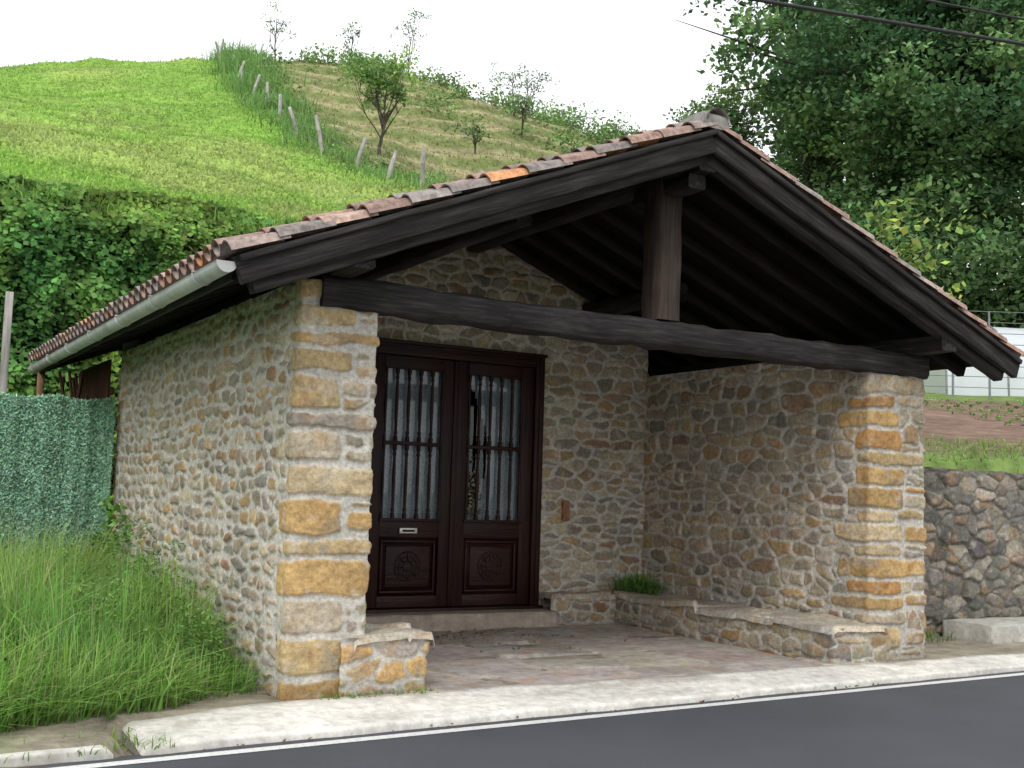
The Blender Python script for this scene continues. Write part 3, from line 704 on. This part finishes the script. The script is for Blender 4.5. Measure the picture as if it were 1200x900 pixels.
n=6000; X=rng.uniform(0,16,n); Yl=19.45+rng.random(n)*1.2; P=np.stack([X,Yl,np.maximum(Hf(X,Yl),6.05+.2*(Yl-19.6))],1)
blades('bank_grass',P,rng.uniform(.12,.42,n),rng.uniform(.012,.025,n),gcol(n,(.26,.43,.10)),.8)

n=75000; Y=20.2+40*rng.random(n)**1.25; X=rng.uniform(.0*Y,.62*Y,n); 
isr=sst(-.3,.5,X-fxf(Y)); keep=rng.random(n)>isr*.45; X=X[keep];Y=Y[keep];isr=isr[keep]; n=len(X); Zh=Hf(X,Y)
pt=sst(.48,.68,fbm(X*.13+9,Y*.13,3)+.3*(fbm(X*.6,Y*.6,2)-.5))[:,None]; lum=(.70+.64*fbm(X*.5,Y*.5,4))[:,None]
cL=np.array([.30,.49,.11])*(1-pt*.55)+np.array([.46,.45,.23])*pt*.55; tb=terr(X,Y,Zh)[:,None]; cR=np.array([.40,.36,.20])*(1-tb)+np.array([.22,.27,.10])*tb
cc=(cL*(1-isr[:,None])+cR*isr[:,None])*lum*rng.uniform(.78,1.22,(n,1))
blades('hill_grass',np.stack([X,Y,Zh-.02],1),rng.uniform(.05,.15,n)*(1+.5*fbm(X*.5,Y*.5)),rng.uniform(.03,.06,n),cc,.8)
n=9000; Y=rng.uniform(22,61,n); X=fxf(Y)+rng.normal(.4,.7,n); hh=rng.uniform(.25,1.0,n)*(.2+1.3*fbm(X*.8,Y*.8))*(.6+.75*sst(36,48,Y))
blades('fence_line_weeds',np.stack([X,Y,Hf(X,Y)-.02],1),hh,rng.uniform(.02,.05,n),gcol(n,(.20,.35,.11),.4),.6)
ff=empty('field_fence'); A=Acc(); tops=[]
for i,y in enumerate([24.5,27.2,28.9,31.6,33.4,37,40.5,43,46.5,49,52,55,57.5,60]):
    x=float(fxf(y))-.25+rng.normal(0,.12); z=float(Hf(np.array([x]),np.array([y]))[0]); h=rng.uniform(.8,1.25); lx,ly=rng.normal(0,.16,2)
    A.add(*tube([(x,y,z-.2),(x+lx*.5,y+ly*.5,z+h*.5),(x+lx,y+ly,z+h),(x+lx,y+ly,z+h+.01)],[.08,.07,.055,.01],7)); tops.append((x+lx,y+ly,z+h))
A.obj('fence_posts',M_fpost,ff)
A=Acc()
for dz in (-.1,-.45,-.8):
    for a,b in zip(tops[:-1],tops[1:]): A.add(*tube([(a[0],a[1],a[2]+dz),((a[0]+b[0])/2,(a[1]+b[1])/2,(a[2]+b[2])/2+dz-.03),(b[0],b[1],b[2]+dz)],[.006]*3,4))
A.obj('fence_wires',M_wire,ff)

def tree(name,base,h,cr,cz,ncl,nl,ls,lc,seed,tr=.3,rcl=1.0,zr=None,nb=14,var=.35,fl=.6):
    r=np.random.default_rng(seed); T_=empty(name); base=np.array(base,float)
    zr=zr or (h-cz)/2; cc=base+np.array([0,0,cz+zr])
    pts=[];k=0
    while len(pts)<ncl and k<20000:
        k+=1; d=r.normal(size=3); d/=np.linalg.norm(d); rr=r.random()**.4
        a=math.atan2(d[1],d[0]); wob=.80+.26*math.sin(a*3+seed)+.2*math.sin(d[2]*5+a*2+seed*2)
        p=cc+d*rr*wob*np.array([cr,cr,zr]); pts.append(p)
    pts=np.array(pts)
    A=Acc(); tp=base+np.array([r.normal(0,.03*h),r.normal(0,.03*h),h*.8])
    tk=[base-[0,0,.2],base+(tp-base)*.12+[0,0,0],base+(tp-base)*.35+r.normal(0,.02*h,3)*[1,1,0],base+(tp-base)*.65+r.normal(0,.03*h,3)*[1,1,0],tp]
    A.add(*tube(tk,[tr*1.35,tr,tr*.8,tr*.5,tr*.12],9))
    for i in r.choice(len(pts),min(nb,len(pts)),replace=False):
        q=pts[i]; t=r.uniform(.35,.8); j=min(int(t*4),3); st=np.array(tk[j])+(np.array(tk[j+1])-np.array(tk[j]))*r.random()
        md=(st+q)/2+r.normal(0,.05*h,3)*[1,1,.4]; 
        A.add(*tube([st,st*.6+md*.4+[0,0,.01*h],md,md*.4+q*.6,q],[tr*.45,tr*.36,tr*.25,tr*.14,tr*.05],6))
        for _ in range(2):
            q2=q+r.normal(0,rcl,3); A.add(*tube([md,(md+q2)/2+r.normal(0,.1*rcl,3),q2],[tr*.18,tr*.12,tr*.03],5))
    A.obj('trunk_and_limbs',M_bark,T_)
    Ps=[];Cs=[];Ss=[]
    for p in pts:
        rc=rcl*r.uniform(.6,1.3); n=int(nl*rc*rc/rcl/rcl); sub=p+r.normal(size=(6,3))*rc*.5*np.array([1,1,fl])
        pi=sub[r.integers(0,6,n)]+r.normal(size=(n,3))*rc*.33*np.array([1,1,fl])
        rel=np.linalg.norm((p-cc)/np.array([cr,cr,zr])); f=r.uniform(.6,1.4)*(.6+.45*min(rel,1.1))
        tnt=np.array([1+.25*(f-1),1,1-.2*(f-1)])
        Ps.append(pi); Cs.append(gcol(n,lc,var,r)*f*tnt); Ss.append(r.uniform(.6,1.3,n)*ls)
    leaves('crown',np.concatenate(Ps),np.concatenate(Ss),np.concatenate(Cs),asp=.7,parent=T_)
    return T_
def gz_(x,y): return float(Hf(np.array([x]),np.array([y]))[0])
def RF(r_,f): return (.8616*r_+.5075*f, -.5075*r_+.8616*f)
for i,(r_,f,h,cr,cz,ncl,seed) in enumerate([(15.3,41,18,6.4,1.5,270,1),(21.0,43,19,6.5,1.2,190,2),(17.5,50,20,6.5,1,180,5),(25,37,15,5.5,2.5,60,7)]):
    x,y=RF(r_,f); tree('oak_tree',(x,y,gz_(x,y)),h,cr,cz,ncl,240,.25,(.125,.225,.10),seed,.38,1.15,nb=22,fl=.45)
x,y=RF(8.1,45); tree('ash_tree',(x,y,gz_(x,y)),6.3,2.1,1.6,30,190,.18,(.22,.34,.13),11,.14,.7,nb=10)
x,y=RF(11.6,44); tree('ash_tree',(x,y,gz_(x,y)),8.3,2.6,1,36,220,.2,(.17,.29,.11),12,.14,.8,nb=10)
cs=[];rs=[]
for i in range(90):
    x,y=RF(rng.uniform(13.5,34),rng.uniform(56,62)); cs.append((x,y,gz_(x,y)+rng.uniform(0,13))); rs.append(rng.uniform(1.5,2.4))
mass('distant_trees',cs,rs,60,.5,(.08,.15,.08),.4)
cs=[];rs=[]
for i in range(110):
    x,y=RF(rng.uniform(11,24),rng.uniform(35.5,40)); cs.append((x,y,gz_(x,y)+rng.uniform(.3,6.4))); rs.append(rng.uniform(.8,1.5))
mass('garden_hedge',cs,rs,170,.25,(.13,.225,.09),.4)
x,y=13.6,12.0; tree('walnut_sapling',(x,y,gz_(x,y)),3.7,1.35,1.7,30,26,.15,(.34,.46,.12),21,.035,.34,nb=26,var=.3)
x,y=14.7,34.0; tree('orchard_tree',(x,y,gz_(x,y)),3.7,1.5,1.35,40,75,.11,(.30,.46,.15),36,.06,.32,nb=18)
for (x,y,h,cr,nc,sd) in [(19.3,59.5,3.6,.9,10,41),(27.4,59.5,4.6,1.7,15,42),(34.4,59.5,4.2,1.5,14,43),(30,50,3.0,1.0,12,44),(21.5,40,1.8,.7,10,45),(26,44,2.4,.9,12,46),(23.5,59,3.0,1.0,10,47)]:
    tree('young_tree',(x,y,gz_(x,y)),h,cr,h*.3,nc,38,.12,(.24,.35,.16),sd,.045,.36,nb=10)
cs=[];rs=[]
for i in range(170):
    x=rng.uniform(17.5,46); y=60-rng.random()**2*5+ (0 if x<30 else -rng.random()*7); s_=rng.uniform(.3,.8)*np.interp(x,[17,22,28,34,46],[.7,1.0,1.2,1.7,1.9])
    cs.append((x,y,gz_(x,y)+s_*.5)); rs.append(s_)
for i in range(130):
    x=rng.uniform(22,44); y=rng.uniform(34,54); s_=rng.uniform(.3,1.1)*(1 if x<32 else 1.3)
    if rng.random()<.4 and x<27: continue
    cs.append((x,y,gz_(x,y)+s_*.4)); rs.append(s_)
for i in range(34):
    y=rng.uniform(28,60); x=float(fxf(y))+rng.uniform(.3,1.8); s_=rng.uniform(.2,.45)*(.7+.6*sst(35,50,y))
    cs.append((x,y,gz_(x,y)+s_*.5)); rs.append(s_)
mass('hillside_bushes',cs,rs,170,.20,(.19,.30,.11),.4)

cs=[];rs=[]
for row in range(7):
    for j in range(30):
        x,y=RF(9.5+j*.35,20.5+row*1.3); cs.append((x,y,gz_(x,y)+.05)); rs.append(rng.uniform(.06,.15))
mass('vegetable_rows',cs,rs,1500,.07,(.20,.34,.10))
n=8000; X=rng.uniform(10.5,22,n); Y=rng.uniform(10.05,14.5,n); ok=(.5075*X+.8616*Y<17.6+rng.random(n)); X=X[ok];Y=Y[ok];n=len(X)
blades('garden_grass',np.stack([X,Y,Hf(X,Y)-.02],1),rng.uniform(.05,.18,n),rng.uniform(.01,.025,n),gcol(n,(.24,.38,.10)),.9)
gf=empty('garden_fence'); A=Acc(); pp_=[]
for r_ in np.arange(9,24,1.0):
    x,y=RF(r_,31); z=gz_(x,y); A.add(*tube([(x,y,z-.2),(x,y,z+2.4)],[.035,.03],6)); pp_.append((x,y,z))
for dz in np.arange(.3,2.4,.3):
    for a,b in zip(pp_[:-1],pp_[1:]): A.add(*tube([(a[0],a[1],a[2]+dz),(b[0],b[1],b[2]+dz)],[.01,.01],4))
A.obj('fence_mesh',M_wire,gf)
gh=empty('greenhouse'); V=[];F=[]
x0,y0=RF(12.6,33); z0=gz_(x0,y0)-.2; dl=np.array([.8616,-.5075]); dw=np.array([.5075,.8616]); kk=13; 
for i in range(13):
    for j in range(kk):
        a=math.pi*j/(kk-1); rr=1.75*(1-.012*(i%2)); p=np.array([x0,y0])+dl*i*.9+dw*(rr-rr*math.cos(a)); V.append((p[0],p[1],z0+.5+2.0*math.sin(a)*(1-.015*(i%2)) if 0<j<kk-1 else z0))
for i in range(12):
    for j in range(kk-1): F.append((i*kk+j,i*kk+j+1,(i+1)*kk+j+1,(i+1)*kk+j))
mk('film_cover',V,F,M_plastic,None,gh,True)
poly('end_wall',V[:kk],[tuple(range(kk))],M_plastic,gh)
A=Acc()
for i in range(0,13,2):
    A.add(*tube([(v[0],v[1],v[2]+.02) for v in V[i*kk:(i+1)*kk]],[.03]*kk,5))
A.obj('hoops',M_wire,gh)

beam('wooden_post',(2.05,17.9,0),(2.03,17.9,4.3),.1,.1,M_fpost,None,.004,6,.01)
pc=empty('power_cable'); A=Acc()
def cabl(p,q,r_):
    p=np.array(p);q=np.array(q); A.add(*tube([p+(q-p)*t for t in np.linspace(-9,9,41)],[r_]*41,6))
cabl((7.61,8.29,6.58),(10.5,7.39,6.50),.020)
A.obj('cable_main',M_cable,pc); A=Acc()
cabl((9.2,8.0,6.95),(11.2,7.4,6.86),.013)
A.obj('cable_thin',M_cable,pc)

n=260; X=rng.normal(5.8,.8,n); Y=rng.uniform(11.2,11.95,n)-rng.random(n)**3*1.2; P=np.stack([X,Y,np.full(n,.012)],1)
leaves('fallen_leaves',P,rng.uniform(.03,.07,n),gcol(n,(.26,.18,.10),.4),nrm=np.tile([0,0,1.],(n,1)))
n=50; X=rng.uniform(2,9,n); P=np.stack([X,RY(X)+.05+rng.random(n)**2*.12,np.full(n,-.08)],1)
leaves('kerb_litter',P,rng.uniform(.02,.05,n),gcol(n,(.18,.12,.07),.4),nrm=np.tile([0,0,1.],(n,1)))

for o in list(scene.objects):
    if o.parent is None:
        o.scale=(SC,SC,SC); o.location=o.location*SC

# ================================================================= LIGHT
w=bpy.data.worlds.new('World'); scene.world=w; w.use_nodes=True; nt=w.node_tree
bg=nt.nodes['Background']; sk=N(nt,'ShaderNodeTexSky'); sk.sky_type='NISHITA'; sk.sun_disc=False
sd=Vector((-.62,-.62,.95)).normalized()
sk.sun_elevation=math.asin(sd.z); sk.sun_rotation=math.atan2(sd.x,sd.y); sk.air_density=1.; sk.dust_density=3
hs=N(nt,'ShaderNodeHueSaturation'); hs.inputs['Saturation'].default_value=.12
nt.links.new(sk.outputs[0],hs.inputs['Color'])
mx=N(nt,'ShaderNodeMix',data_type='RGBA'); mx.inputs[0].default_value=.8; mx.inputs[7].default_value=(10.6,10.8,11.2,1)
nt.links.new(hs.outputs[0],mx.inputs[6]); nt.links.new(mx.outputs[2],bg.inputs[0]); bg.inputs[1].default_value=.15
sl=bpy.data.lights.new('sun','SUN'); sl.energy=1.2; sl.angle=math.radians(22); sl.color=(1,.975,.94)
so=bpy.data.objects.new('sun',sl); scene.collection.objects.link(so); so.rotation_euler=sd.to_track_quat('Z','Y').to_euler()

# ================================================================= CAMERA
az=math.radians(30.5); pt_=math.radians(5.49); rl=math.radians(1.75)
R=Vector((math.cos(az),-math.sin(az),0)); Fh=Vector((math.sin(az),math.cos(az),0)); U=Vector((0,0,1))
Fc=Fh*math.cos(pt_)+U*math.sin(pt_); Uc=-Fh*math.sin(pt_)+U*math.cos(pt_)
cx=R*math.cos(rl)+Uc*math.sin(rl); cy=-R*math.sin(rl)+Uc*math.cos(rl); cz=-Fc
M=Matrix((( cx.x,cy.x,cz.x,0),(cx.y,cy.y,cz.y,0),(cx.z,cy.z,cz.z,1.6*SC),(0,0,0,1)))
cd=bpy.data.cameras.new('camera'); cam=bpy.data.objects.new('camera',cd); scene.collection.objects.link(cam)
cam.matrix_world=M; cd.sensor_width=36; cd.lens=40.26; cd.clip_start=.05; cd.clip_end=3000
scene.camera=cam
scene.view_settings.view_transform='Standard'; scene.view_settings.look='None'; scene.view_settings.exposure=0
print('done',sum(len(o.data.vertices) for o in scene.objects if o.type=='MESH'))
